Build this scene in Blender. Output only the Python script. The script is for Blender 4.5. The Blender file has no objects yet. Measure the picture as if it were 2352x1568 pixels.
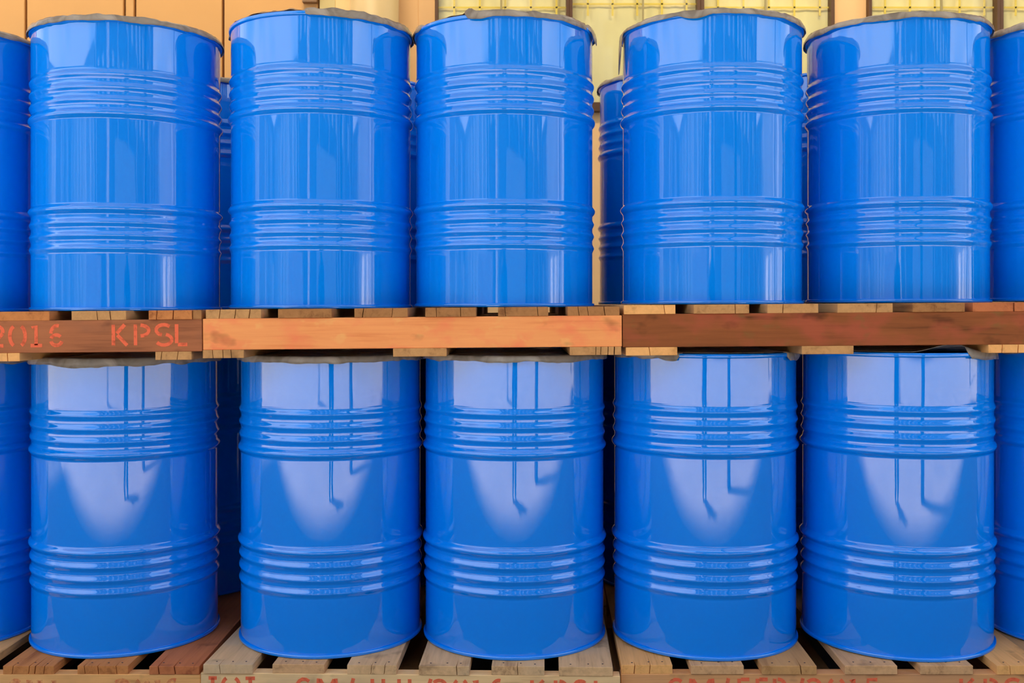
import bpy, bmesh, math, random
from mathutils import Vector, Matrix, noise
R_ = math.radians
rnd = random.Random(7)
col = bpy.context.scene.collection
scene = bpy.context.scene

# ------------------------------------------------------------------ camera
F = 2340.0; PX0 = 1176.0; PY0 = 700.0; EYE = 1.19
cam_data = bpy.data.cameras.new('camera')
cam_data.sensor_width = 36.0
cam_data.lens = 36.0 * F / 2352.0
cam_data.shift_y = -(784.0 - PY0) / 2352.0
cam_data.clip_end = 300
cam_data.dof.use_dof = True
cam_data.dof.focus_distance = 2.98
cam_data.dof.aperture_fstop = 7.0
cam = bpy.data.objects.new('camera', cam_data)
cam.location = (0, 0, EYE)
cam.rotation_euler = (R_(90), 0, 0)
col.objects.link(cam)
scene.camera = cam

def wx(px, Y):            # photo column at depth Y -> world x
    return (px - PX0) * Y / F
def wz(py, Y):            # photo row at depth Y -> world z
    return EYE - (py - PY0) * Y / F

# ------------------------------------------------------------------ world, sun, exposure
scene.view_settings.view_transform = 'Standard'
scene.view_settings.look = 'None'
scene.view_settings.gamma = 1.0
scene.view_settings.use_curve_mapping = False
scene.view_settings.exposure = -0.74
w = bpy.data.worlds.new('World'); scene.world = w
w.use_nodes = True
nt = w.node_tree; nt.nodes.clear()
tc = nt.nodes.new('ShaderNodeTexCoord')
mp = nt.nodes.new('ShaderNodeMapping'); mp.inputs['Scale'].default_value = (1.0, 1.0, 2.2)
nz = nt.nodes.new('ShaderNodeTexNoise'); nz.inputs['Scale'].default_value = 2.3; nz.inputs['Detail'].default_value = 5
cr = nt.nodes.new('ShaderNodeValToRGB')
cr.color_ramp.elements[0].position = 0.38; cr.color_ramp.elements[0].color = (0.30, 0.58, 1.0, 1)
cr.color_ramp.elements[1].position = 0.58; cr.color_ramp.elements[1].color = (0.88, 0.96, 1.0, 1)
bg = nt.nodes.new('ShaderNodeBackground'); bg.inputs['Strength'].default_value = 3.9
wo = nt.nodes.new('ShaderNodeOutputWorld')
L = nt.links.new
L(tc.outputs['Generated'], mp.inputs['Vector']); L(mp.outputs[0], nz.inputs['Vector'])
L(nz.outputs['Fac'], cr.inputs[0]); L(cr.outputs[0], bg.inputs['Color']); L(bg.outputs[0], wo.inputs[0])

sd = bpy.data.lights.new('sun', 'SUN'); sd.energy = 44.0; sd.angle = R_(7.0); sd.color = (1.0, 0.93, 0.84)
sun = bpy.data.objects.new('sun', sd); col.objects.link(sun)
sun.location = (-6, -6, 12)
sun.rotation_euler = Vector((0.45, 0.27, -1.0)).to_track_quat('-Z', 'Y').to_euler()

# ------------------------------------------------------------------ helpers
def tag(o, label=None, cat=None, group=None, kind=None):
    if label: o['label'] = label
    if cat: o['category'] = cat
    if group: o['group'] = group
    if kind: o['kind'] = kind
    return o
def empty(name, loc=(0, 0, 0), rot=(0, 0, 0)):
    o = bpy.data.objects.new(name, None); col.objects.link(o)
    o.empty_display_size = 0.1
    o.location = loc; o.rotation_euler = rot
    return o
def link_bm(name, bm, mat, parent=None, loc=(0, 0, 0), smooth=False):
    bmesh.ops.recalc_face_normals(bm, faces=bm.faces)
    me = bpy.data.meshes.new(name); bm.to_mesh(me); bm.free()
    if smooth:
        for p in me.polygons: p.use_smooth = True
    me.materials.append(mat)
    o = bpy.data.objects.new(name, me); col.objects.link(o)
    o.parent = parent; o.location = loc
    return o
def box_bm(x0, x1, y0, y1, z0, z1, bevel=0.0, bm=None):
    b = bmesh.new()
    bmesh.ops.create_cube(b, size=1)
    for v in b.verts:
        v.co = Vector(((x0 + x1) / 2 + v.co.x * (x1 - x0), (y0 + y1) / 2 + v.co.y * (y1 - y0), (z0 + z1) / 2 + v.co.z * (z1 - z0)))
    if bevel:
        bmesh.ops.bevel(b, geom=b.edges[:], offset=bevel, segments=1, affect='EDGES')
    if bm is None: return b
    me = bpy.data.meshes.new('t'); b.to_mesh(me); b.free(); bm.from_mesh(me); bpy.data.meshes.remove(me)
    return bm
def cyl_bm(r, z0, z1, n=32, bm=None, cx=0, cy=0):
    bm = bm or bmesh.new()
    rings = []
    for z in (z0, z1):
        rings.append([bm.verts.new((cx + r * math.cos(2 * math.pi * i / n), cy + r * math.sin(2 * math.pi * i / n), z)) for i in range(n)])
    for i in range(n):
        bm.faces.new((rings[0][i], rings[0][(i + 1) % n], rings[1][(i + 1) % n], rings[1][i]))
    bm.faces.new(rings[0][::-1]); bm.faces.new(rings[1])
    return bm
def lathe_bm(prof, n=144, cap_end=False):
    bm = bmesh.new(); rings = []
    for r, z in prof:
        rings.append([bm.verts.new((r * math.cos(2 * math.pi * i / n), r * math.sin(2 * math.pi * i / n), z)) for i in range(n)])
    for a, b in zip(rings, rings[1:]):
        for i in range(n):
            bm.faces.new((a[i], a[(i + 1) % n], b[(i + 1) % n], b[i]))
    if cap_end: bm.faces.new(rings[-1])
    return bm

# ------------------------------------------------------------------ materials
def new_mat(name):
    m = bpy.data.materials.new(name); m.use_nodes = True
    n = m.node_tree.nodes; b = n['Principled BSDF']
    return m, m.node_tree, b
def plain(name, c, rough=0.6, spec=0.5, metallic=0.0, var=0.0, scale=6.0):
    m, t, b = new_mat(name)
    b.inputs['Roughness'].default_value = rough; b.inputs['Metallic'].default_value = metallic
    b.inputs['Specular IOR Level'].default_value = spec
    if var:
        tcn = t.nodes.new('ShaderNodeTexCoord'); nn = t.nodes.new('ShaderNodeTexNoise')
        nn.inputs['Scale'].default_value = scale; nn.inputs['Detail'].default_value = 6
        rr = t.nodes.new('ShaderNodeValToRGB')
        rr.color_ramp.elements[0].position = .3; rr.color_ramp.elements[1].position = .7
        rr.color_ramp.elements[0].color = tuple(x * (1 - var) for x in c) + (1,)
        rr.color_ramp.elements[1].color = tuple(min(1, x * (1 + var * .6)) for x in c) + (1,)
        t.links.new(tcn.outputs['Object'], nn.inputs['Vector']); t.links.new(nn.outputs['Fac'], rr.inputs[0])
        t.links.new(rr.outputs[0], b.inputs['Base Color'])
        bp = t.nodes.new('ShaderNodeBump'); bp.inputs['Strength'].default_value = .15; bp.inputs['Distance'].default_value = .004
        t.links.new(nn.outputs['Fac'], bp.inputs['Height']); t.links.new(bp.outputs[0], b.inputs['Normal'])
    else:
        b.inputs['Base Color'].default_value = tuple(c) + (1,)
    return m

def drum_paint():
    m, t, b = new_mat('blue_enamel')
    b.inputs['Base Color'].default_value = (0.0, 0.248, 0.93, 1)
    b.inputs['Roughness'].default_value = 0.42
    b.inputs['Specular IOR Level'].default_value = 0.0
    b.inputs['Coat Weight'].default_value = 1.0
    b.inputs['Coat Roughness'].default_value = 0.035
    b.inputs['Coat IOR'].default_value = 1.82
    tcn = t.nodes.new('ShaderNodeTexCoord'); mpn = t.nodes.new('ShaderNodeMapping')
    mpn.inputs['Scale'].default_value = (9, 9, 2.2)
    oi = t.nodes.new('ShaderNodeObjectInfo')
    vm = t.nodes.new('ShaderNodeVectorMath'); vm.operation = 'ADD'
    cx = t.nodes.new('ShaderNodeCombineXYZ')
    mul = t.nodes.new('ShaderNodeMath'); mul.operation = 'MULTIPLY'; mul.inputs[1].default_value = 37.0
    t.links.new(oi.outputs['Random'], mul.inputs[0]); t.links.new(mul.outputs[0], cx.inputs[0])
    t.links.new(tcn.outputs['Object'], mpn.inputs[0]); t.links.new(mpn.outputs[0], vm.inputs[0]); t.links.new(cx.outputs[0], vm.inputs[1])
    nn = t.nodes.new('ShaderNodeTexNoise'); nn.inputs['Scale'].default_value = 1.0; nn.inputs['Detail'].default_value = 2
    t.links.new(vm.outputs[0], nn.inputs['Vector'])
    bp = t.nodes.new('ShaderNodeBump'); bp.inputs['Strength'].default_value = .25; bp.inputs['Distance'].default_value = .004
    t.links.new(nn.outputs['Fac'], bp.inputs['Height']); t.links.new(bp.outputs[0], b.inputs['Normal'])
    t.links.new(bp.outputs[0], b.inputs['Coat Normal'])
    return m
BLUE = drum_paint()
BUNG = plain('bung_zinc', (0.45, 0.45, 0.45), .35, metallic=1.0)

def wood(name, c1, c2, axis='y', blot=None, blot_amt=0.0, blot2=None, rough=.75, blot_scale=5.0, knots=0.0):
    """c1 light, c2 dark grain; axis the way the fibres run"""
    m, t, b = new_mat(name)
    c1 = (min(1, c1[0] * 1.08), c1[1] * .93, c1[2] * .80); c2 = (c2[0] * 1.05, c2[1] * .91, c2[2] * .78)
    N, K = t.nodes, t.links.new
    b.inputs['Roughness'].default_value = rough; b.inputs['Specular IOR Level'].default_value = .2
    tcn = N.new('ShaderNodeTexCoord'); oi = N.new('ShaderNodeObjectInfo')
    mul = N.new('ShaderNodeMath'); mul.operation = 'MULTIPLY'; mul.inputs[1].default_value = 53.0
    cx = N.new('ShaderNodeCombineXYZ'); K(oi.outputs['Random'], mul.inputs[0])
    for i in range(3): K(mul.outputs[0], cx.inputs[i])
    ad = N.new('ShaderNodeVectorMath'); ad.operation = 'ADD'
    K(tcn.outputs['Object'], ad.inputs[0]); K(cx.outputs[0], ad.inputs[1])
    mpn = N.new('ShaderNodeMapping')
    mpn.inputs['Scale'].default_value = (70, 3.0, 70) if axis == 'y' else (3.0, 70, 70)
    K(ad.outputs[0], mpn.inputs[0])
    n1 = N.new('ShaderNodeTexNoise'); n1.inputs['Scale'].default_value = 1.0; n1.inputs['Detail'].default_value = 7
    n1.inputs['Roughness'].default_value = .62; n1.inputs['Distortion'].default_value = .6
    K(mpn.outputs[0], n1.inputs['Vector'])
    mp2 = N.new('ShaderNodeMapping'); mp2.inputs['Scale'].default_value = (12, 2, 12) if axis == 'y' else (2.2, 12, 14)
    K(ad.outputs[0], mp2.inputs[0])
    n2 = N.new('ShaderNodeTexNoise'); n2.inputs['Scale'].default_value = 1.0; n2.inputs['Detail'].default_value = 5; n2.inputs['Distortion'].default_value = 1.2
    K(mp2.outputs[0], n2.inputs['Vector'])
    av = N.new('ShaderNodeMath'); av.operation = 'MULTIPLY_ADD'; av.inputs[1].default_value = .5
    h2 = N.new('ShaderNodeMath'); h2.operation = 'MULTIPLY'; h2.inputs[1].default_value = .5
    K(n2.outputs['Fac'], h2.inputs[0]); K(n1.outputs['Fac'], av.inputs[0]); K(h2.outputs[0], av.inputs[2])
    rr = N.new('ShaderNodeValToRGB'); e = rr.color_ramp.elements
    e[0].position = .33; e[0].color = c2 + (1,); e[1].position = .6; e[1].color = c1 + (1,)
    e2 = rr.color_ramp.elements.new(.46); e2.color = tuple((a * .72 + d * .28) for a, d in zip(c1, c2)) + (1,)
    K(av.outputs[0], rr.inputs[0])
    out = rr.outputs[0]
    def overlay(out, color, amt, scale, seed, lo, hi):
        mp3 = N.new('ShaderNodeMapping'); mp3.inputs['Location'].default_value = (seed, seed * .7, seed * .3)
        mp3.inputs['Scale'].default_value = (scale, scale, scale * 1.6)
        K(ad.outputs[0], mp3.inputs[0])
        nb = N.new('ShaderNodeTexNoise'); nb.inputs['Scale'].default_value = 1.0; nb.inputs['Detail'].default_value = 3
        K(mp3.outputs[0], nb.inputs['Vector'])
        mr = N.new('ShaderNodeMapRange'); mr.inputs['From Min'].default_value = lo; mr.inputs['From Max'].default_value = hi
        mr.inputs['To Max'].default_value = amt
        K(nb.outputs['Fac'], mr.inputs['Value'])
        mx = N.new('ShaderNodeMix'); mx.data_type = 'RGBA'
        K(mr.outputs[0], mx.inputs['Factor']); K(out, mx.inputs['A']); mx.inputs['B'].default_value = color + (1,)
        return mx.outputs['Result']
    if blot: out = overlay(out, blot, blot_amt, blot_scale, 3.1, .50, .68)
    if blot2: out = overlay(out, blot2, .6, blot_scale * 1.9, 9.7, .60, .74)
    out = overlay(out, tuple(x * .35 for x in c2), .7, 9.0, 17.0, .62, .78)
    K(out, b.inputs['Base Color'])
    bp = N.new('ShaderNodeBump'); bp.inputs['Strength'].default_value = .35; bp.inputs['Distance'].default_value = .002
    K(n1.outputs['Fac'], bp.inputs['Height']); K(bp.outputs[0], b.inputs['Normal'])
    return m
W_ = {
 'tan':    wood('wood_tan', (.58, .35, .15), (.28, .14, .05)),
 'yellow': wood('wood_yellow', (.90, .52, .20), (.60, .31, .10)),
 'orange': wood('wood_orange', (.62, .27, .09), (.34, .12, .035)),
 'red':    wood('wood_red', (.55, .20, .08), (.30, .09, .035)),
 'brown':  wood('wood_brown', (.42, .22, .085), (.20, .09, .03)),
 'dusty':  wood('wood_dusty', (.70, .45, .24), (.36, .21, .10)),
 'grey':   wood('wood_grey', (.74, .52, .29), (.36, .22, .11), blot=(.60, .45, .28), blot_amt=.5),
 'beam_peach': wood('beam_peach', (1.0, .42, .16), (.82, .29, .10), 'x', blot=(.98, .24, .10), blot_amt=.7, blot2=(.98, .50, .16), blot_scale=9),
 'beam_brown': wood('beam_brown', (.44, .175, .080), (.22, .085, .04), 'x', blot=(.30, .13, .07), blot_amt=.6),
 'beam_dark':  wood('beam_dark', (.30, .105, .034), (.12, .042, .016), 'x', blot=(.46, .095, .045), blot_amt=.65, blot2=(.20, .12, .03), blot_scale=8),
 'beam_pale':  wood('beam_pale', (1.0, .70, .38), (.68, .43, .21), 'x', blot=(.55, .36, .20), blot_amt=.5),
 'beam_gold':  wood('beam_gold', (.92, .54, .22), (.62, .32, .11), 'x', blot=(.60, .30, .12), blot_amt=.5),
 'beam_tan':   wood('beam_tan', (.72, .40, .18), (.42, .21, .09), 'x', blot=(.62, .30, .15), blot_amt=.6),
}
def stencil_paint():
    m, t, b = new_mat('stencil_red')
    b.inputs['Base Color'].default_value = (.95, .16, .06, 1); b.inputs['Roughness'].default_value = .8
    tcn = t.nodes.new('ShaderNodeTexCoord'); mpn = t.nodes.new('ShaderNodeMapping'); mpn.inputs['Scale'].default_value = (45, 45, 60)
    nn = t.nodes.new('ShaderNodeTexNoise'); nn.inputs['Scale'].default_value = 1; nn.inputs['Detail'].default_value = 6
    mr = t.nodes.new('ShaderNodeMapRange'); mr.inputs['From Min'].default_value = .28; mr.inputs['From Max'].default_value = .5
    mr.inputs['To Min'].default_value = .5; mr.inputs['To Max'].default_value = .95
    t.links.new(tcn.outputs['Object'], mpn.inputs[0]); t.links.new(mpn.outputs[0], nn.inputs['Vector'])
    t.links.new(nn.outputs['Fac'], mr.inputs['Value']); t.links.new(mr.outputs[0], b.inputs['Alpha'])
    return m
PAINT = stencil_paint()
def faded(name, c, a0, a1):
    m, t, b = new_mat(name)
    b.inputs['Base Color'].default_value = c + (1,); b.inputs['Roughness'].default_value = .85
    tcn = t.nodes.new('ShaderNodeTexCoord')
    nn = t.nodes.new('ShaderNodeTexNoise'); nn.inputs['Scale'].default_value = 60; nn.inputs['Detail'].default_value = 5
    mr = t.nodes.new('ShaderNodeMapRange'); mr.inputs['From Min'].default_value = .38; mr.inputs['From Max'].default_value = .62
    mr.inputs['To Min'].default_value = a0; mr.inputs['To Max'].default_value = a1
    t.links.new(tcn.outputs['Object'], nn.inputs['Vector'])
    t.links.new(nn.outputs['Fac'], mr.inputs['Value']); t.links.new(mr.outputs[0], b.inputs['Alpha'])
    return m
FAINT = faded('faded_red', (.85, .16, .07), .0, .5)
def film_mat():
    m, t, b = new_mat('plastic_film')
    b.inputs['Base Color'].default_value = (.36, .30, .23, 1)
    b.inputs['Roughness'].default_value = .24
    b.inputs['Transmission Weight'].default_value = .25
    b.inputs['IOR'].default_value = 1.3
    tcn = t.nodes.new('ShaderNodeTexCoord'); nn = t.nodes.new('ShaderNodeTexNoise')
    nn.inputs['Scale'].default_value = 14; nn.inputs['Detail'].default_value = 3; nn.inputs['Distortion'].default_value = 1.0
    rr = t.nodes.new('ShaderNodeValToRGB')
    rr.color_ramp.elements[0].position = .35; rr.color_ramp.elements[0].color = (.27, .22, .165, 1)
    rr.color_ramp.elements[1].position = .65; rr.color_ramp.elements[1].color = (.55, .48, .39, 1)
    bp = t.nodes.new('ShaderNodeBump'); bp.inputs['Strength'].default_value = .7; bp.inputs['Distance'].default_value = .006
    t.links.new(tcn.outputs['Object'], nn.inputs['Vector']); t.links.new(nn.outputs['Fac'], rr.inputs[0])
    t.links.new(rr.outputs[0], b.inputs['Base Color']); t.links.new(nn.outputs['Fac'], bp.inputs['Height']); t.links.new(bp.outputs[0], b.inputs['Normal'])
    return m
FILM = film_mat()

# ------------------------------------------------------------------ setting: floor, wall, windows, roof
CONC = plain('concrete', (.30, .265, .235), .8, var=.18, scale=.9)
tag(link_bm('floor', box_bm(-45, 45, -40, 12, -.3, -.012), CONC), kind='structure')

FLOOR_SHADE = plain('floor_shade_dark', (.085, .082, .08), .9, var=.2, scale=3)
tag(link_bm('trim_4', box_bm(-7, 11.5, .85, 6.5 + .1, -.2, -.010), FLOOR_SHADE), kind='structure')  # dark slab added under the roof: deepens the floor shade by colour

WY = 6.5
TAN = plain('wall_tan_paint', (.66, .36, .12), .7, var=.05, scale=2.0)
PEACH = plain('wall_peach_paint', (.92, .58, .26), .7, var=.04, scale=2.0)
OLIVE = plain('wall_olive_paint', (.60, .50, .22), .7)
SEAM = plain('seam_brown', (.17, .045, .012), .7)
FRAME = plain('window_frame_brown', (.10, .042, .014), .5)
GLASSM, _t, _b = new_mat('window_glass')
_t.nodes.remove(_b)
_tr = _t.nodes.new('ShaderNodeBsdfTransparent'); _tr.inputs['Color'].default_value = (.96, .97, .94, 1)
_gl = _t.nodes.new('ShaderNodeBsdfGlossy'); _gl.inputs['Roughness'].default_value = .02
_lw = _t.nodes.new('ShaderNodeLayerWeight'); _lw.inputs['Blend'].default_value = .5
_pw = _t.nodes.new('ShaderNodeMath'); _pw.operation = 'POWER'; _pw.inputs[1].default_value = 4.0
_t.links.new(_lw.outputs['Facing'], _pw.inputs[0])
_fr = _t.nodes.new('ShaderNodeMath'); _fr.operation = 'MULTIPLY_ADD'; _fr.inputs[1].default_value = .6; _fr.inputs[2].default_value = .035
_t.links.new(_pw.outputs[0], _fr.inputs[0])
_mx = _t.nodes.new('ShaderNodeMixShader')
_t.links.new(_fr.outputs[0], _mx.inputs[0]); _t.links.new(_tr.outputs[0], _mx.inputs[1]); _t.links.new(_gl.outputs[0], _mx.inputs[2])
_t.links.new(_mx.outputs[0], _t.nodes['Material Output'].inputs['Surface'])
CREAM = plain('curtain_cream', (.98, .86, .46), .7, var=.06, scale=5.0)
REFL_YELLOW = plain('reflection_yellow', (.95, .72, .12), .5)
wall = tag(link_bm('wall_back', box_bm(-9, 14, WY + .05, WY + .3, -.02, 6.62), SEAM), kind='structure')
# openings cut visually: the seam-coloured backing stands behind windows as a dark reveal
def wpx(a): return wx(a, WY)
SILL = wz(248, WY)
for a, b, m in [(-1700, -900, TAN), (-894, -500, TAN), (-494, -60, TAN), (-54, 54, TAN), (60, 281, TAN), (287, 305, TAN), (311, 508, TAN), (514, 729, TAN), (733, 770, OLIVE), (770, 960, PEACH), (960, 1000, PEACH)]:
    link_bm('wall_panel', box_bm(wpx(a), wpx(b), WY + .012, WY + .05, 0, 4.6, .003), m, wall)
link_bm('wall_panel', box_bm(wpx(1000), wpx(4200), WY + .0, WY + .05, 0, wz(258, WY), .003), PEACH, wall)
link_bm('wall_panel', box_bm(wpx(1912), wpx(1990), WY + .0, WY + .05, wz(258, WY), 4.6, .003), PEACH, wall)
link_bm('wall_panel', box_bm(wpx(1000), wpx(4200), WY + .012, WY + .05, 4.1, 4.6, .003), TAN, wall)
link_bm('vent_flap', box_bm(wpx(696), wpx(730), WY - .03, WY + .02, wz(8, WY), wz(-40, WY), .003), plain('flap_brown', (.22, .12, .05), .6), wall)
wins = [(1000, 1307), (1307, 1606), (1606, 1912), (1990, 2290), (2290, 2600)]
for i, (a, b) in enumerate(wins):
    wn = empty('window_%d' % (i + 1), (wpx((a + b) / 2), WY, SILL)); tag(wn, kind='structure')
    hw = (wpx(b) - wpx(a)) / 2; top = 4.1 - SILL
    fw = .020 if i not in (2,) else .024
    fb = bmesh.new()
    box_bm(-hw, -hw + fw, -.05, .04, 0, top, .003, fb); box_bm(hw - fw, hw, -.05, .04, 0, top, .003, fb)
    box_bm(-hw + fw, hw - fw, -.05, .04, -.03, .028, .003, fb); box_bm(-hw + fw, hw - fw, -.05, .04, top - .05, top, .003, fb)
    link_bm('window_frame', fb, FRAME, wn)
    link_bm('pane', box_bm(-hw + fw, hw - fw, -.012, -.006, .028, top - .05), GLASSM, wn)
    # sliding sash with a thin dark meeting stile
    link_bm('sash_bar', box_bm(-.012 + .06 * (i % 2), .0 + .06 * (i % 2), -.024, -.012, .028, top - .05), plain('sash_grey', (.35, .29, .12), .5), wn)
    gb = bmesh.new()  # yellow bars stand in for a rack reflected in the glass
    for k in range(5):
        x = -hw + .1 + k * (2 * hw - .2) / 4 + .02
        box_bm(x - .006, x + .006, .0, .004, wz(36, WY) - SILL, top - .05, 0, gb)
    box_bm(-hw + fw, hw - fw, .0, .004, wz(17 - 8 * (i == 1), WY) - SILL - .005, wz(17 - 8 * (i == 1), WY) - SILL + .005, 0, gb)
    link_bm('reflection_lines', gb, REFL_YELLOW, wn)
    # curtain: pleated sheet just behind the pane
    cb = bmesh.new(); n = 90; prev = None
    for k in range(n + 1):
        u = k / n; x = -hw + fw + u * (2 * hw - 2 * fw)
        yy = .022 + .003 * noise.noise(Vector((x * 9 + i * 5, 0, 0))) + .0009 * math.sin(x * 90)
        va = cb.verts.new((x, yy, .03)); vb = cb.verts.new((x, yy + .004 * math.sin(x * 40), top - .05))
        if prev: cb.faces.new((prev[0], va, vb, prev[1]))
        prev = (va, vb)
    link_bm('blind', cb, CREAM, wn, smooth=True)
# round downpipe in front of the wall
pp = empty('downpipe', (wpx(868), WY - .16, 0))
tag(pp, 'thick round beige pipe running up the tan wall left of the windows', 'pipe')
link_bm('pipe', cyl_bm(.15, 0, 4.6, 48), plain('pipe_beige', (.58, .43, .20), .45, var=.08, scale=3), pp, smooth=True)
PCM = plain('pipe_collar', (.45, .34, .18), .5)
for z in (.6, 2.3, 4.2): link_bm('collar', cyl_bm(.157, z, z + .05, 48), PCM, pp)

FILL_W = 52.0; CAN_Z = 6.5; CAN_Y = -1.42
ROOF = plain('roof_sheet', (.55, .52, .48), .6)
tag(link_bm('ceiling', box_bm(-8.5, 9, CAN_Y, 6.1, CAN_Z, CAN_Z + .12), ROOF), kind='structure')
for k, (x, y) in enumerate([(1.90, -.52), (14.5, -.52)]):
    tag(link_bm('trim_%d' % (k + 1), box_bm(-.11, .11, -.11, .11, -.012, CAN_Z, .01), plain('post_dark', (.035, .03, .03), .6), None, (x, y, 0)), kind='structure')

for k, x in enumerate((-4.2, -1.2, 1.8, 4.8)):  # made-up lamps, added to brighten the wall and windows
    lf = empty('added_fill_lamp', (x, 5.0, 4.45))
    tag(lf, 'added warm fill lamp under the roof, brightening the wall, %s of four from the left' % ('first', 'second', 'third', 'fourth')[k], 'lamp', 'added fill lamps along the wall')
    link_bm('housing', box_bm(-.65, .65, -.06, .06, .02, .07, .005), plain('fill_lamp_housing', (.7, .7, .7), .5), lf)
    em, et, eb = new_mat('fill_lamp_tube'); eb.inputs['Emission Color'].default_value = (1, .78, .5, 1); eb.inputs['Emission Strength'].default_value = 12
    link_bm('tube', box_bm(-.6, .6, -.018, .018, -.016, .02, .006), em, lf)
    for sx in (-.5, .5): link_bm('hanger', cyl_bm(.006, .07, CAN_Z - 4.45, 8, None, sx, 0), plain('hanger_steel', (.5, .5, .5), .4), lf)
    al = bpy.data.lights.new('added_fill_light', 'AREA'); al.shape = 'RECTANGLE'; al.size = 1.2; al.size_y = .1; al.energy = FILL_W; al.color = (1, .80, .52)
    ao = bpy.data.objects.new('added_fill_light', al); col.objects.link(ao); ao.parent = lf; ao.location = (0, 0, -.03); ao.rotation_euler = (R_(45), 0, 0)

# ------------------------------------------------------------------ yard opposite (seen mirrored in the paint)
bd = empty('warehouse_building', (10, -25, 0))
tag(bd, 'tall dark warehouse facade across the yard opposite the drums', 'building')
FAC = plain('facade_grey', (.07, .08, .10), .8, var=.2, scale=.3)
link_bm('facade', box_bm(-20.5, 22, -6, 0, -.012, 30), FAC, bd)
pilm = plain('pilaster_pale', (.30, .30, .32), .7); winm = plain('far_window', (.5, .55, .6), .3)
for x in (-20, -13.2, -6.9, -.6, 5.4, 11.7, 18, 21.7):
    link_bm('pilaster', box_bm(-.3, .3, 0, .25, -.012, 30), pilm, bd, (x, 0, 0))
fwm = None
for i in range(14):
    for z in (7, 9.4, 11.8, 14.2, 16.6, 19, 21.4, 23.8, 26.2):
        x = -18.4 + i * 2.9
        if fwm is None:
            o = link_bm('far_window', box_bm(-.55, .55, 0, .06, 0, 1.4), winm, bd, (x, 0, z)); fwm = o.data
        elif rnd.random() < .8:
            o = bpy.data.objects.new('far_window', fwm); col.objects.link(o); o.parent = bd; o.location = (x, 0, z)
tag(link_bm('loading_dock', box_bm(1.2, 13, -24.4, -22.4, -.012, 5.6, .02), plain('dock_grey', (.24, .25, .29), .7, var=.2, scale=.8)), 'grey loading dock block standing before the tall dark warehouse', 'dock')
tag(link_bm('shipping_container', box_bm(-14.5, -6.0, -22.2, -19.8, -.012, 2.75, .02), plain('container_lilac', (.24, .23, .36), .6, var=.15, scale=.8)), 'pale lilac shipping container across the yard', 'container')
tag(link_bm('gate_pillar', box_bm(-.2, .2, -.2, .2, -.012, 5.2, .02), plain('pillar_white', (.85, .83, .80), .6), None, (-1.6, -6.9, 0)), 'white square gate pillar standing in the yard', 'pillar')
def shed(x0, x1, name, lab, seed):
    rr = random.Random(seed)
    sh = empty(name, ((x0 + x1) / 2, -9, 0)); tag(sh, lab, 'building')
    hw = (x1 - x0) / 2; sx = 1 if x0 < 0 else -1
    link_bm('shed_wall', box_bm(-hw, hw, -18, 14, -.012, 9.3), plain('shed_wall_grey', (.16, .19, .23), .8, var=.2, scale=.4), sh)
    ms = [plain('bay_%d' % k, c, .6) for k, c in enumerate([(.62, .66, .70), (.34, .40, .50), (.48, .52, .58), (.22, .28, .36)])]
    y = -17.5; k = 0
    while y < 13:
        wd = rr.choice((.6, 1.1, 1.8, 2.6))
        o = link_bm('shed_bay', box_bm(-.06, .06, 0, wd, 0, rr.choice((8.5, 8.5, 3.1))), ms[rr.randrange(4)], sh, (sx * (hw + .05), y, 0))
        y += wd + rr.choice((.1, .5))
shed(-42, -35, 'storage_shed', 'long grey storage shed closing the yard on the left', 3)
shed(34, 41, 'storage_shed', 'long grey storage shed closing the yard on the right', 8)
fr = empty('loading_annex', (-22.5, -25, 0)); tag(fr, 'mid-height streaky grey annex left of the tall warehouse', 'building')
link_bm('annex_wall', box_bm(-12, 11.5, -3, 0, -.012, 9.2), plain('annex_grey', (.22, .26, .31), .8, var=.3, scale=.5), fr)
_r = random.Random(5)
for k in range(20):
    link_bm('annex_panel', box_bm(-.25 - .2 * (k % 3), .25, 0, .05, 0, 8.3), plain('annex_panel_%d' % (k % 3), ((.55, .60, .66), (.26, .32, .42), (.42, .47, .54))[_r.randrange(3)], .6), fr, (-11.3 + k * 1.17, 0, 0))

# person taking the picture (mirrored in every drum)
def person():
    root = empty('person', (0, -.30, 0))
    tag(root, 'person in dark shirt and trousers standing in the yard, facing the drums', 'person')
    me = bpy.data.meshes.new('body')
    V = [(0, 0, .95), (0, .0, 1.15), (0, .0, 1.36), (0, 0, 1.47), (0, .02, 1.56), (0, .02, 1.66),
         (-.17, 0, 1.40), (-.24, .04, 1.15), (-.14, .20, 1.22), (.17, 0, 1.40), (.24, .04, 1.15), (.14, .20, 1.22),
         (-.09, 0, .88), (-.09, .02, .48), (-.09, 0, .07), (-.10, .14, .03), (.09, 0, .88), (.09, .02, .48), (.09, 0, .07), (.10, .14, .03)]
    E = [(0, 1), (1, 2), (2, 3), (3, 4), (4, 5), (2, 6), (6, 7), (7, 8), (2, 9), (9, 10), (10, 11), (0, 12), (12, 13), (13, 14), (14, 15), (0, 16), (16, 17), (17, 18), (18, 19)]
    Rr = [.14, .13, .15, .055, .095, .08, .065, .045, .03, .065, .045, .03, .11, .085, .07, .045, .11, .085, .07, .045]
    me.from_pydata(V, E, []); o = bpy.data.objects.new('body', me); col.objects.link(o); o.parent = root
    sk = o.modifiers.new('skin', 'SKIN')
    for v, r in zip(me.skin_vertices[0].data, Rr): v.radius = (r, r)
    me.skin_vertices[0].data[0].use_root = True
    s = o.modifiers.new('sub', 'SUBSURF'); s.levels = 2; s.render_levels = 2
    me.materials.append(plain('dark_clothes', (.02, .022, .03), .9))
person()

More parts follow.
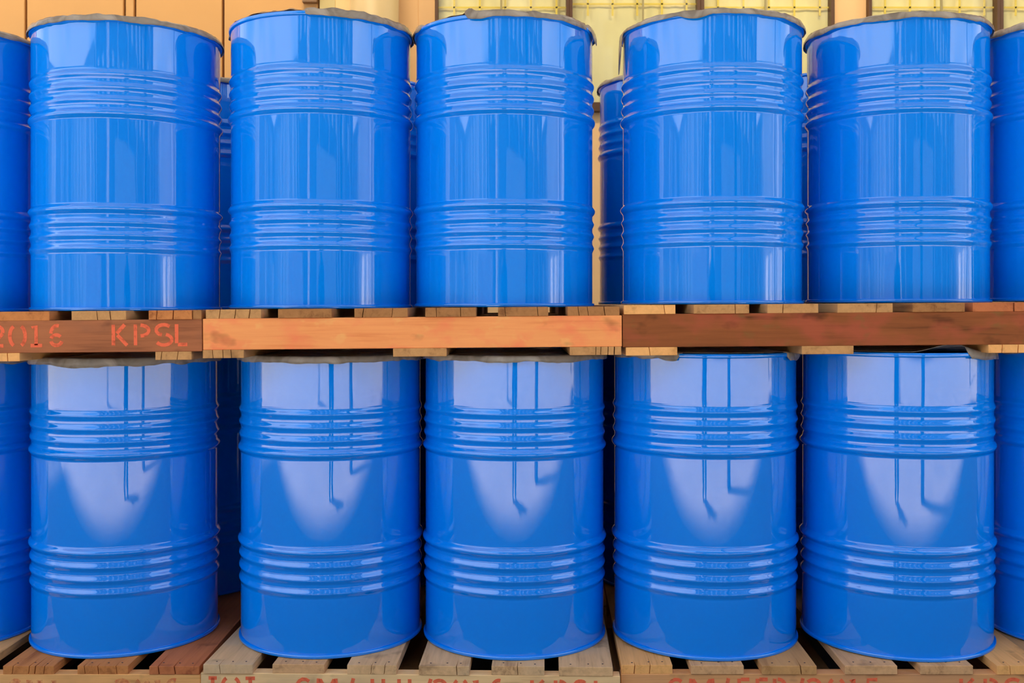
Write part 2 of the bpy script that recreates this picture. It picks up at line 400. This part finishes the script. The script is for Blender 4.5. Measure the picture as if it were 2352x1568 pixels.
# ------------------------------------------------------------------ steel drums
H0, RB = .885, .2860
HOOPS = [.310, .598]; BUMPS = [.190, .229, .268, .638, .677, .716]
def rad(z):
    r = RB
    for h in HOOPS:
        d = abs(z - h)
        if d < .016: r += .0088 * math.cos(math.pi / 2 * d / .016) ** 1.25
    for zc in BUMPS:
        d = abs(z - zc)
        if d < .0195: r += .0056 * (math.cos(math.pi * d / .0195) * .5 + .5) - .0012 * math.sin(math.pi * d / .0195)
    return r
zs = [.010 + i * (H0 - .020) / 400 for i in range(401)]
dense = [z for z in zs if (.165 < z < .34 or .57 < z < .74)]
sparse = [z for i, z in enumerate(zs) if not (.165 < z < .34 or .57 < z < .74) and i % 12 == 0]
prof = [(rad(z), z) for z in sorted(set(dense + sparse + [zs[-1]]))]
root0 = empty('steel_drum')
shell0 = link_bm('shell', lathe_bm(prof), BLUE, root0, smooth=True)
def rimprof(z0, z1, out, inn):
    p = []; c = .0045
    for k in range(5):
        a = -90 + 90 * k / 4; p.append((out - c + c * math.cos(R_(a)), z0 + c + c * math.sin(R_(a))))
    for k in range(5):
        a = 90 * k / 4; p.append((out - c + c * math.cos(R_(a)), z1 - c + c * math.sin(R_(a))))
    for k in range(5):
        a = 90 + 90 * k / 4; p.append((inn + c + c * math.cos(R_(a)), z1 - c + c * math.sin(R_(a))))
    p.append((inn, z0)); p.append((out - c, z0))
    return p
link_bm('top_rim', lathe_bm(rimprof(H0 - .013, H0, .2925, .281)), BLUE, root0, smooth=True)
link_bm('bottom_rim', lathe_bm(rimprof(0, .012, .2925, .281)), BLUE, root0, smooth=True)
lid0 = link_bm('lid', lathe_bm([(.2835, H0 - .008), (.2815, H0 - .016), (.270, H0 - .017), (.262, H0 - .014), (.01, H0 - .014)], 96, True), BLUE, root0, smooth=True)
link_bm('base_plate', lathe_bm([(.2835, .004), (.280, .010), (.01, .010)], 96, True), BLUE, root0, smooth=True)
bb = cyl_bm(.032, H0 - .014, H0 - .006, 12, None, .19, .05)
link_bm('bung', bb, BUNG, lid0)
bb = cyl_bm(.016, H0 - .014, H0 - .007, 10, None, -.19, -.02)
link_bm('bung', bb, BUNG, lid0)
def copy_tree(o, parent=None):
    c = o.copy(); col.objects.link(c); c.parent = parent
    for ch in o.children: copy_tree(ch, c)
    return c

# top deck surfaces: world z of upper and lower pallet tops along x
def uz(x):
    if x < -.905: return 1.175 + (x + .9) * .0088
    if x < .32: return 1.176 + (x + .9) * .0082
    return 1.189 + (x - .32) * .0077
def lz(x):
    if x < -.905: return .130
    if x < .32: return .1385 + (x + .9) * .0050
    return .1415 + (x - .32) * .0115
ORD = ['leftmost', 'second', 'third', 'fourth', 'fifth', 'sixth', 'rightmost']
used = [False]
def drum(x, y, z, h, label, group):
    o = root0 if not used[0] else copy_tree(root0)
    used[0] = True
    o.location = (x, y, z); o.scale = (1, 1, h / H0)
    o.rotation_euler = (0, 0, rnd.uniform(0, 6.28))
    tag(o, label, 'drum', group)
    return o
UP = [(-1.838, 3.30), (-1.238, 3.288), (-.618, 3.312), (-.025, 3.320), (.649, 3.323), (1.283, 3.405), (1.885, 3.42)]
LO = [(-1.861, 3.36), (-1.261, 3.340), (-.585, 3.308), (.008, 3.288), (.617, 3.276), (1.221, 3.248), (1.83, 3.27)]
UH = [.866, .867, .885, .876, .876, .886, .886]
LH = [.895, .897, .894, .894, .901, .898, .898]
pos = ['cut off by the left edge of the photo', 'at the left end, over the brown beam', 'second of the five whole drums from the left', 'in the middle, left of the gap', 'right of the gap showing the wall', 'fifth of the five whole drums, at the right', 'cut off by the right edge of the photo']
posl = ['cut off by the left edge of the photo', 'first of the five whole drums from the left', 'second of the five whole drums from the left', 'third of the five whole drums, in the middle', 'fourth whole drum, bare rim with film flaps', 'fifth whole drum, under humped grey film', 'cut off by the right edge of the photo']
for i in range(7):
    x, y = UP[i]
    drum(x, y, uz(x), UH[i], 'blue steel drum in upper row, ' + pos[i], 'blue drums in the upper row')
    x, y = LO[i]
    drum(x, y, lz(x), LH[i], 'blue steel drum in lower row, ' + posl[i], 'blue drums in the lower row')
bk = ['far left', 'behind the first whole drum', 'behind the second whole drum', 'behind the middle drum', 'seen through the gap beside the middle drum', 'behind the fifth whole drum', 'far right']
for i in range(1, 6):
    x = UP[i][0] - (.007 if i == 4 else 0)
    drum(x, 4.12, uz(x), .877, 'blue steel drum in upper back row, ' + bk[i], 'blue drums in the back rows')
    x = LO[i][0] + (.02 if i == 1 else 0)
    drum(x, 3.945, lz(x), .894, 'blue steel drum in lower back row, ' + bk[i].replace('seen through the gap beside the middle drum', 'behind the fourth whole drum'), 'blue drums in the back rows')
for (row, zf_, hh, nm) in (('upper', uz, .877, 'upper'), ('lower', lz, .894, 'lower')):
    for x, sd_, wh in ((-2.46, 'left', 'nearest'), (-3.06, 'left', 'farthest'), (2.49, 'right', 'nearest'), (3.09, 'right', 'farthest')):
        drum(x, 3.32, zf_(x), hh, 'blue steel drum in %s row, beyond the %s photo edge, %s to it' % (nm, sd_, wh), 'blue drums beyond the %s edge, %s row' % (sd_, nm))

# ------------------------------------------------------------------ torn plastic covers on the drums
def film(x, y, ztop, seed, skirt=.014, bare=(), humps=(), flaps=(), label='', bumpy=.004, press=False):
    bm = bmesh.new(); n = 220
    rings_r = [.04, .15, .24, .272, .284, .291, .2945, .2955, .2962]
    grid = []
    for i in range(n):
        a = 2 * math.pi * i / n - math.pi            # 0 = front (-y), positive towards +x
        ca = Vector((math.sin(a), -math.cos(a), 0))
        deg = math.degrees(a)
        s = skirt * (1 + .40 * noise.noise(Vector((math.cos(a) * 3.2 + seed * 7, math.sin(a) * 3.2, seed))) + .20 * noise.noise(Vector((math.cos(a) * 9, math.sin(a) * 11 + seed * 3, seed))))
        for (c, wd, add) in flaps:
            d = (deg - c) / wd
            if abs(d) < 1: s += add * (1 - d * d)
        bf = 0.0
        for (c0, c1) in bare:
            if c0 < deg < c1: bf = max(bf, min(1, (deg - c0) / 2.5, (c1 - deg) / 2.5))
        hz = 0.0
        for (c, wd, add) in humps:
            d = (deg - c) / wd
            if abs(d) < 1: hz += add * (math.cos(math.pi * d) * .5 + .5)
        wr = noise.noise(Vector((math.cos(a) * 4 + seed, math.sin(a) * 9, seed * 2)))
        line = []
        for k, r in enumerate(rings_r):
            if k == 0: z = -.004
            elif k == 1: z = -.003
            elif k == 2: z = .001
            elif k == 3: z = .0022
            elif k == 4: z = .0022
            elif k == 5: z = .0020
            elif k == 6: z = -.002
            elif k == 7: z = -.5 * s
            else: z = -s
            if not press and 2 <= k <= 5: z += bumpy * (.7 + .9 * wr + .35 * noise.noise(Vector((math.cos(a) * r * 60, math.sin(a) * r * 60, seed))))
            if not press and 2 <= k <= 5: z = max(z, .0016)
            if 2 <= k <= 5: z += hz * (1 if k in (3, 4) else .6)
            rr = r + (.0016 * noise.noise(Vector((math.cos(a) * 25, math.sin(a) * 25, k * .7 + seed))) + .0012 if k >= 6 else 0)
            if k >= 7:
                for (c, wd, add) in flaps:
                    if abs(deg - c) < wd and add > .012: rr += .004 * (1 - ((deg - c) / wd) ** 2)
            if bf > 0:
                if k >= 4:
                    rb = .2838 - .0003 * (k - 4) * 0
                    r2 = .2838 + .0002 * (k - 4); z2 = .0024 + hz + (0 if press else bumpy * max(0, wr))
                    rr = rr * (1 - bf) + r2 * bf; z = z * (1 - bf) + z2 * bf
            line.append(bm.verts.new((ca.x * rr, ca.y * rr, z)))
        grid.append(line)
    for i in range(n):
        a, b = grid[i], grid[(i + 1) % n]
        for k in range(len(rings_r) - 1):
            bm.faces.new((a[k], b[k], b[k + 1], a[k + 1]))
    bm.faces.new([g[0] for g in grid])
    o = link_bm('plastic_cover', bm, FILM, None, (x, y, ztop), smooth=True)
    sm = o.modifiers.new('thick', 'SOLIDIFY'); sm.thickness = .0007; sm.offset = 1
    tag(o, label, 'plastic cover')
    return o
ucov = [
 dict(seed=1.3, label='grey film cover on the upper drum at the left photo edge'),
 dict(seed=2.9, skirt=.013, bumpy=.005, bare=((-100, -72),), label='grey-brown film cover with even wrinkled edge on the first whole upper drum'),
 dict(seed=4.1, skirt=.015, bumpy=.009, bare=((-85, 2),), label='torn film cover on the second upper drum, blue rim bare on its left'),
 dict(seed=5.7, skirt=.012, bumpy=.007, bare=((-63, -22), (60, 66)), humps=((-21, 6, .012),), flaps=((-15, 8, .008), (77, 9, .03)), label='torn film cover with a raised fold on the middle upper drum'),
 dict(seed=6.6, skirt=.010, bumpy=.005, flaps=((-20, 10, .012), (-88, 8, .12), (50, 30, .006)), label='film cover with a long strip hanging on the upper drum right of the gap'),
 dict(seed=8.2, skirt=.015, bumpy=.004, label='smooth-edged grey film cover on the fifth whole upper drum'),
 dict(seed=9.4, skirt=.014, label='grey film cover on the upper drum at the right photo edge')]
lcov = [
 dict(seed=11.3, skirt=.020, label='grey film cover on the lower drum at the left photo edge'),
 dict(seed=12.9, skirt=.018, flaps=((-5, 18, .006),), label='sagging grey film cover on the first whole lower drum'),
 dict(seed=14.1, skirt=.016, label='grey film cover on the second lower drum, even lower edge'),
 dict(seed=15.7, skirt=.016, label='grey film cover on the middle lower drum, thin torn edge'),
 dict(seed=16.6, skirt=.018, bare=((-26, 48),), flaps=((-30, 8, .006), (56, 12, .010)), label='torn film on the fourth lower drum with flaps either side of bare rim'),
 dict(seed=18.2, skirt=.016, bare=((-88, 24),), humps=((13, 26, .022),), flaps=((62, 34, .008),), label='humped loose film on the fifth lower drum, blue rim bare in front'),
 dict(seed=19.4, skirt=.016, label='grey film cover on the lower drum at the right photo edge')]
for i in range(7):
    x, y = UP[i]; film(x, y, uz(x) + UH[i], **ucov[i])
    x, y = LO[i]; film(x, y, lz(x) + LH[i], press=True, **lcov[i])
film(.642, 4.12, uz(.642) + .877, 21.5, label='dark-edged film cover on the back drum seen through the gap')
film(-1.238, 4.12, uz(-1.238) + .877, 22.5, label='film cover on the back drum behind the first whole upper drum')

# ------------------------------------------------------------------ pallets
def plank_bm(w_, l, t, cracks, jag=.0):
    """board lying along y with split ends: outline drawn from above, notched where the end has cracked"""
    bm = bmesh.new()
    pts = [(-w_ / 2, 0)]
    for c in sorted(cracks):
        cx_ = -w_ / 2 + c * w_; dpt = rnd.uniform(.02, .07); hw = rnd.uniform(.0006, .0014)
        pts += [(cx_ - hw, rnd.uniform(-.001, .001)), (cx_ + rnd.uniform(-.002, .002), dpt), (cx_ + hw, rnd.uniform(-.001, .001))]
    pts += [(w_ / 2, 0), (w_ / 2, l), (-w_ / 2, l)]
    lo = [bm.verts.new((x, y, 0)) for x, y in pts]; up = [bm.verts.new((x, y, t)) for x, y in pts]
    bm.faces.new(lo[::-1]); bm.faces.new(up)
    for i in range(len(pts)):
        j = (i + 1) % len(pts); bm.faces.new((lo[i], lo[j], up[j], up[i]))
    # skew the cracks so that they lean
    sk = rnd.uniform(-.004, .004)
    for v in up:
        if v.co.y < .1 and abs(v.co.x) < w_ / 2 - .004: v.co.x += sk
    return bm
def pallet(name_label, group, xl, xr, yl, yr, zl, zr, Lh, beam, tops, bottoms, tp=.0265, bh=.094, bt=.024, ends=('tan',)):
    """xl,xr / yl,yr / zl,zr: left and right front top corners"""
    yaw = math.atan2(yr - yl, xr - xl); tilt = math.atan2(zr - zl, xr - xl)
    Wd = math.hypot(xr - xl, yr - yl); Ht = tp + bh + bt
    root = empty('pallet', (xl, yl, zl - Ht)); root.rotation_euler = (0, -tilt, yaw)
    tag(root, name_label, 'pallet', group)
    for y0, first in ((0, True), (Lh / 2 - .02, False), (Lh - .04, False)):
        link_bm('beam', box_bm(0, Wd, 0, .042, 0, bh, .0015), beam if first else W_['tan'], root, (0, y0 + (.0015 if first else 0), bt))
    def lx(px): return (px - PX0) * (yl + (yr - yl) * .5) / F - xl
    for (a, b, m, cr_) in tops:
        x0, x1 = lx(a), lx(b); dz = rnd.uniform(-.0006, .0)
        o = link_bm('plank', plank_bm(x1 - x0, Lh + rnd.uniform(-.01, .01), tp, cr_), W_[m], root, ((x0 + x1) / 2, rnd.uniform(-.004, .003), bh + bt + dz * 0))
        md = o.modifiers.new('edge', 'BEVEL'); md.width = .0012; md.segments = 1; md.limit_method = 'ANGLE'; md.angle_limit = R_(60)
    for (a, b, m, cr_) in bottoms:
        x0, x1 = lx(a), lx(b)
        o = link_bm('bottom_plank', plank_bm(x1 - x0, Lh, bt, cr_), W_[m], root, ((x0 + x1) / 2, rnd.uniform(-.004, .003), 0))
        md = o.modifiers.new('edge', 'BEVEL'); md.width = .0012; md.segments = 1; md.limit_method = 'ANGLE'; md.angle_limit = R_(60)
    # nail heads over the front beam
    nb = bmesh.new()
    for (a, b, m, cr_) in tops:
        x0, x1 = lx(a), lx(b)
        for u in (.22, .55, .82): cyl_bm(.0028, 0, .0012, 6, nb, x0 + u * (x1 - x0), .026 + rnd.uniform(-.006, .006))
    o = link_bm('nails', nb, plain('nail_rust', (.10, .06, .045), .6, metallic=.6), root, (0, 0, Ht - .0005)); o['kind'] = 'stuff'
    return root, Wd, bt, bh

YU = 2.96; LEN = 1.44
UL = pallet('stacked wooden pallet at left, dark brown front beam stencilled 2016 KPSL', 'upper pallets',
  wx(-500, YU), wx(464, YU), YU, YU, uz(-2.118), 1.175, LEN, W_['beam_brown'],
  [(-500, -382, 'tan', (.5,)), (-335, -215, 'tan', (.3,)), (-170, -48, 'brown', (.6,)), (-10, 113, 'orange', ()), (165, 290, 'tan', (.48, .72)), (343, 442, 'orange', (.18, .56)), (443, 463, 'brown', ())],
  [(-480, -370, 'tan', ()), (-90, 46, 'yellow', (.3, .5, .8)), (357, 440, 'tan', (.15, .6))], bh=.0935)
UM = pallet('stacked wooden pallet in the middle, bright orange-peach front beam', 'upper pallets',
  wx(466, YU), wx(1429, YU), YU, YU, 1.176, 1.186, LEN, W_['beam_peach'],
  [(473, 600, 'tan', (.24, .52, .78)), (640, 763, 'brown', ()), (815, 937, 'brown', (.15, .7)), (978, 1094, 'brown', (.22, .7)), (1145, 1260, 'brown', (.15, .8)), (1305, 1424, 'brown', (.22, .4, .72))],
  [(466, 560, 'tan', (.25, .5, .7)), (903, 1026, 'tan', ()), (1309, 1427, 'tan', (.5, .6, .74, .86))], bh=.0905)
UR = pallet('stacked wooden pallet at right, dark reddish-brown front beam', 'upper pallets',
  wx(1431, YU), wx(2393, YU), YU, YU, 1.189, 1.198, LEN, W_['beam_dark'],
  [(1434, 1552, 'yellow', (.8,)), (1594, 1721, 'tan', (.75,)), (1764, 1881, 'tan', (.3,)), (1925, 2052, 'tan', (.7,)), (2096, 2216, 'brown', ()), (2236, 2329, 'red', ()), (2332, 2393, 'red', ())],
  [(1438, 1556, 'yellow', (.47,)), (1842, 1961, 'tan', ()), (2270, 2392, 'yellow', (.25, .55))], bh=.096)
def seq(n0, n1, n=6, m=('tan', 'brown', 'grey')):
    st = (n1 - n0 - 120) / (n - 1)
    return [(n0 + k * st, n0 + k * st + 120, m[k % len(m)], (.4,)) for k in range(n)]
ULL = pallet('stacked wooden pallet beyond the left edge, upper level', 'upper pallets', wx(-1466, YU), wx(-502, YU), YU, YU, uz(-3.34), uz(-2.12), LEN, W_['beam_tan'], seq(-1466, -502), seq(-1466, -502, 3))
URR = pallet('stacked wooden pallet beyond the right edge, upper level', 'upper pallets', wx(2395, YU), wx(3359, YU), YU, YU, uz(1.54), uz(2.76), LEN, W_['beam_tan'], seq(2395, 3359), seq(2395, 3359, 3))

def xl_(px, y): return wx(px, y)
LL = pallet('ground-level wooden pallet at left, golden front beam, reddish planks', 'lower pallets',
  wx(-500, 2.99), wx(459, 2.985), 2.99, 2.99, .130, .130, LEN, W_['beam_gold'],
  [(-500, -382, 'tan', (.5,)), (-345, -228, 'orange', ()), (-160, -45, 'yellow', ()), (6, 123, 'orange', (.18, .5, .62, .8)), (177, 293, 'orange', (.15, .42, .78)), (343, 458, 'red', (.2, .52))],
  seq(-500, 459, 3), tp=.0245, bh=.085, bt=.022)
LM = pallet('ground-level wooden pallet in the middle, pale front beam stencilled in red', 'lower pallets',
  wx(461, 2.985), wx(1425, 2.94), 2.985, 2.94, .1385, .1445, LEN, W_['beam_pale'],
  [(463, 578, 'grey', (.35,)), (623, 744, 'dusty', ()), (797, 911, 'grey', (.48, .75)), (963, 1079, 'grey', (.76,)), (1130, 1251, 'grey', (.5,)), (1284, 1407, 'grey', ())],
  seq(461, 1425, 3), tp=.0265, bh=.088, bt=.024)
LR = pallet('ground-level wooden pallet at right, tan front beam stencilled in red', 'lower pallets',
  wx(1427, 2.965), wx(2393, 2.925), 2.965, 2.925, .1412, .1555, LEN, W_['beam_tan'],
  [(1430, 1548, 'yellow', (.25, .55)), (1590, 1711, 'dusty', ()), (1752, 1877, 'tan', (.72,)), (1941, 2060, 'dusty', ()), (2112, 2231, 'dusty', ()), (2285, 2393, 'yellow', (.28,))],
  seq(1427, 2393, 3), tp=.0255, bh=.088, bt=.024)
LLL = pallet('ground-level wooden pallet beyond the left edge', 'lower pallets', wx(-1466, 2.98), wx(-502, 2.98), 2.98, 2.98, .130, .130, LEN, W_['beam_tan'], seq(-1466, -502), seq(-1466, -502, 3), bh=.083, bt=.022)
LRR = pallet('ground-level wooden pallet beyond the right edge', 'lower pallets', wx(2399, 2.925), wx(3359, 2.885), 2.925, 2.885, .1555, .1695, LEN, W_['beam_tan'], seq(2397, 3359), seq(2397, 3359, 3), bh=.09, bt=.024)

# ------------------------------------------------------------------ stencilled lettering (flat paint on the beams)
def arc(cx_, cy_, rx, ry, a0, a1, n=10):
    return [(cx_ + rx * math.cos(R_(a0 + (a1 - a0) * k / n)), cy_ + ry * math.sin(R_(a0 + (a1 - a0) * k / n))) for k in range(n + 1)]
G = {
 '2': [arc(.3, .72, .24, .22, 150, -20), [(.53, .62), (.10, .08)], [(.08, .05), (.56, .05)]],
 '0': [arc(.24, .5, .2, .46, 108, 252), arc(.38, .5, .2, .46, 72, -72)],
 '1': [[(.14, .86), (.32, .96), (.32, .06)], [(.08, .05), (.58, .05)]],
 '5': [[(.55, .94), (.16, .94), (.13, .56)], arc(.30, .32, .25, .27, 130, -140)],
 '6': [arc(.36, .56, .27, .40, 75, 175), arc(.32, .28, .23, .25, 160, 40), arc(.32, .28, .23, .23, -10, -170)],
 'K': [[(.10, .98), (.10, .02)], [(.50, .98), (.22, .58)], [(.24, .50), (.58, .02)]],
 'P': [[(.12, .98), (.12, .02)], arc(.26, .70, .30, .25, 85, -85)],
 'S': [arc(.32, .72, .24, .24, 40, 255), arc(.32, .27, .25, .25, 75, -150)],
 'L': [[(.16, .98), (.16, .10)], [(.2, .04), (.55, .04)]],
 'I': [[(.3, .98), (.3, .05)], [(.08, .96), (.52, .96)], [(.08, .04), (.52, .04)]],
 'O': [arc(.22, .5, .22, .47, 105, 255), arc(.44, .5, .22, .47, 75, -75)],
 'G': [arc(.34, .5, .28, .45, 50, 300), [(.36, .45), (.6, .45), (.6, .1)]],
 'M': [[(.06, .02), (.10, .98)], [(.14, .94), (.32, .4)], [(.36, .4), (.54, .94)], [(.58, .98), (.62, .02)]],
 'J': [[(.48, .98), (.48, .28)], arc(.28, .27, .20, .24, 0, -160)],
 'U': [[(.10, .98), (.10, .26)], [(.54, .98), (.54, .26)], arc(.32, .28, .22, .24, 190, 350)],
 '/': [[(.52, 1.0), (.10, .0)]],
 'F': [[(.12, .98), (.12, .02)], [(.2, .95), (.56, .95)], [(.2, .52), (.48, .52)]],
 'E': [[(.12, .98), (.12, .02)], [(.2, .95), (.56, .95)], [(.2, .52), (.48, .52)], [(.2, .04), (.56, .04)]],
 'B': [[(.10, .98), (.10, .02)], arc(.2, .74, .3, .22, 85, -85), arc(.2, .27, .34, .24, 85, -85)],
}
def stencil(root, W, items, y, z0, hgt, mat, sw=.0105):
    """items: (char, px_left, px_right); y depth of beam front"""
    lx0 = root.location.x
    for ch, a, b in items:
        bm = bmesh.new()
        x0 = wx(a, y) - lx0; x1 = wx(b, y) - lx0
        for st in G[ch]:
            P = [Vector((x0 + p[0] / .64 * (x1 - x0), z0 + p[1] * hgt)) for p in st]
            prev = None
            for k, p in enumerate(P):
                d = (P[min(k + 1, len(P) - 1)] - P[max(k - 1, 0)]).normalized()
                nrm = Vector((-d.y, d.x)) * sw / 2 * (1 + .12 * noise.noise(Vector((p.x * 90, p.y * 90, 0))))
                va = bm.verts.new((p.x + nrm.x, 0, p.y + nrm.y)); vb = bm.verts.new((p.x - nrm.x, 0, p.y - nrm.y))
                if prev: bm.faces.new((prev[0], prev[1], vb, va))
                prev = (va, vb)
        link_bm('stencil_character', bm, mat, root, (0, .0009, 0))
    return None
# upper left: 2016 KPSL
stencil(UL[0], 0, [('2', -22, 12), ('0', 20, 62), ('1', 66, 100), ('6', 112, 147), ('K', 254, 296), ('P', 303, 348), ('S', 353, 400), ('L', 396, 436)], YU, .024 + .018, .063, PAINT)
lm = [('I', 470, 498), ('O', 505, 545), ('I', 556, 588), ('G', 674, 716), ('M', 722, 775), ('/', 795, 815), ('J', 822, 866), ('U', 872, 925), ('L', 935, 960), ('/', 970, 995), ('2', 992, 1030), ('0', 1040, 1078), ('1', 1082, 1110), ('6', 1126, 1162), ('K', 1216, 1258), ('P', 1270, 1305), ('S', 1315, 1352), ('L', 1360, 1392)]
stencil(LM[0], 0, lm, 2.96, .024 + .088 - .010 - .068, .066, PAINT)
lr = [('G', 1534, 1576), ('M', 1580, 1645), ('/', 1660, 1680), ('F', 1694, 1728), ('E', 1736, 1770), ('B', 1776, 1812), ('/', 1830, 1850), ('2', 1852, 1890), ('0', 1902, 1944), ('1', 1948, 1975), ('5', 1986, 2020), ('K', 2198, 2242), ('P', 2252, 2290), ('S', 2300, 2345)]
stencil(LR[0], 0, lr, 2.945, .024 + .088 - .010 - .068, .066, PAINT)
stencil(LL[0], 0, [('G', 20, 50), ('M', 60, 95), ('1', 115, 135), ('2', 260, 300), ('0', 310, 345), ('1', 350, 375), ('6', 380, 415)], 2.99, .022 + .085 - .013 - .060, .058, FAINT, .014)
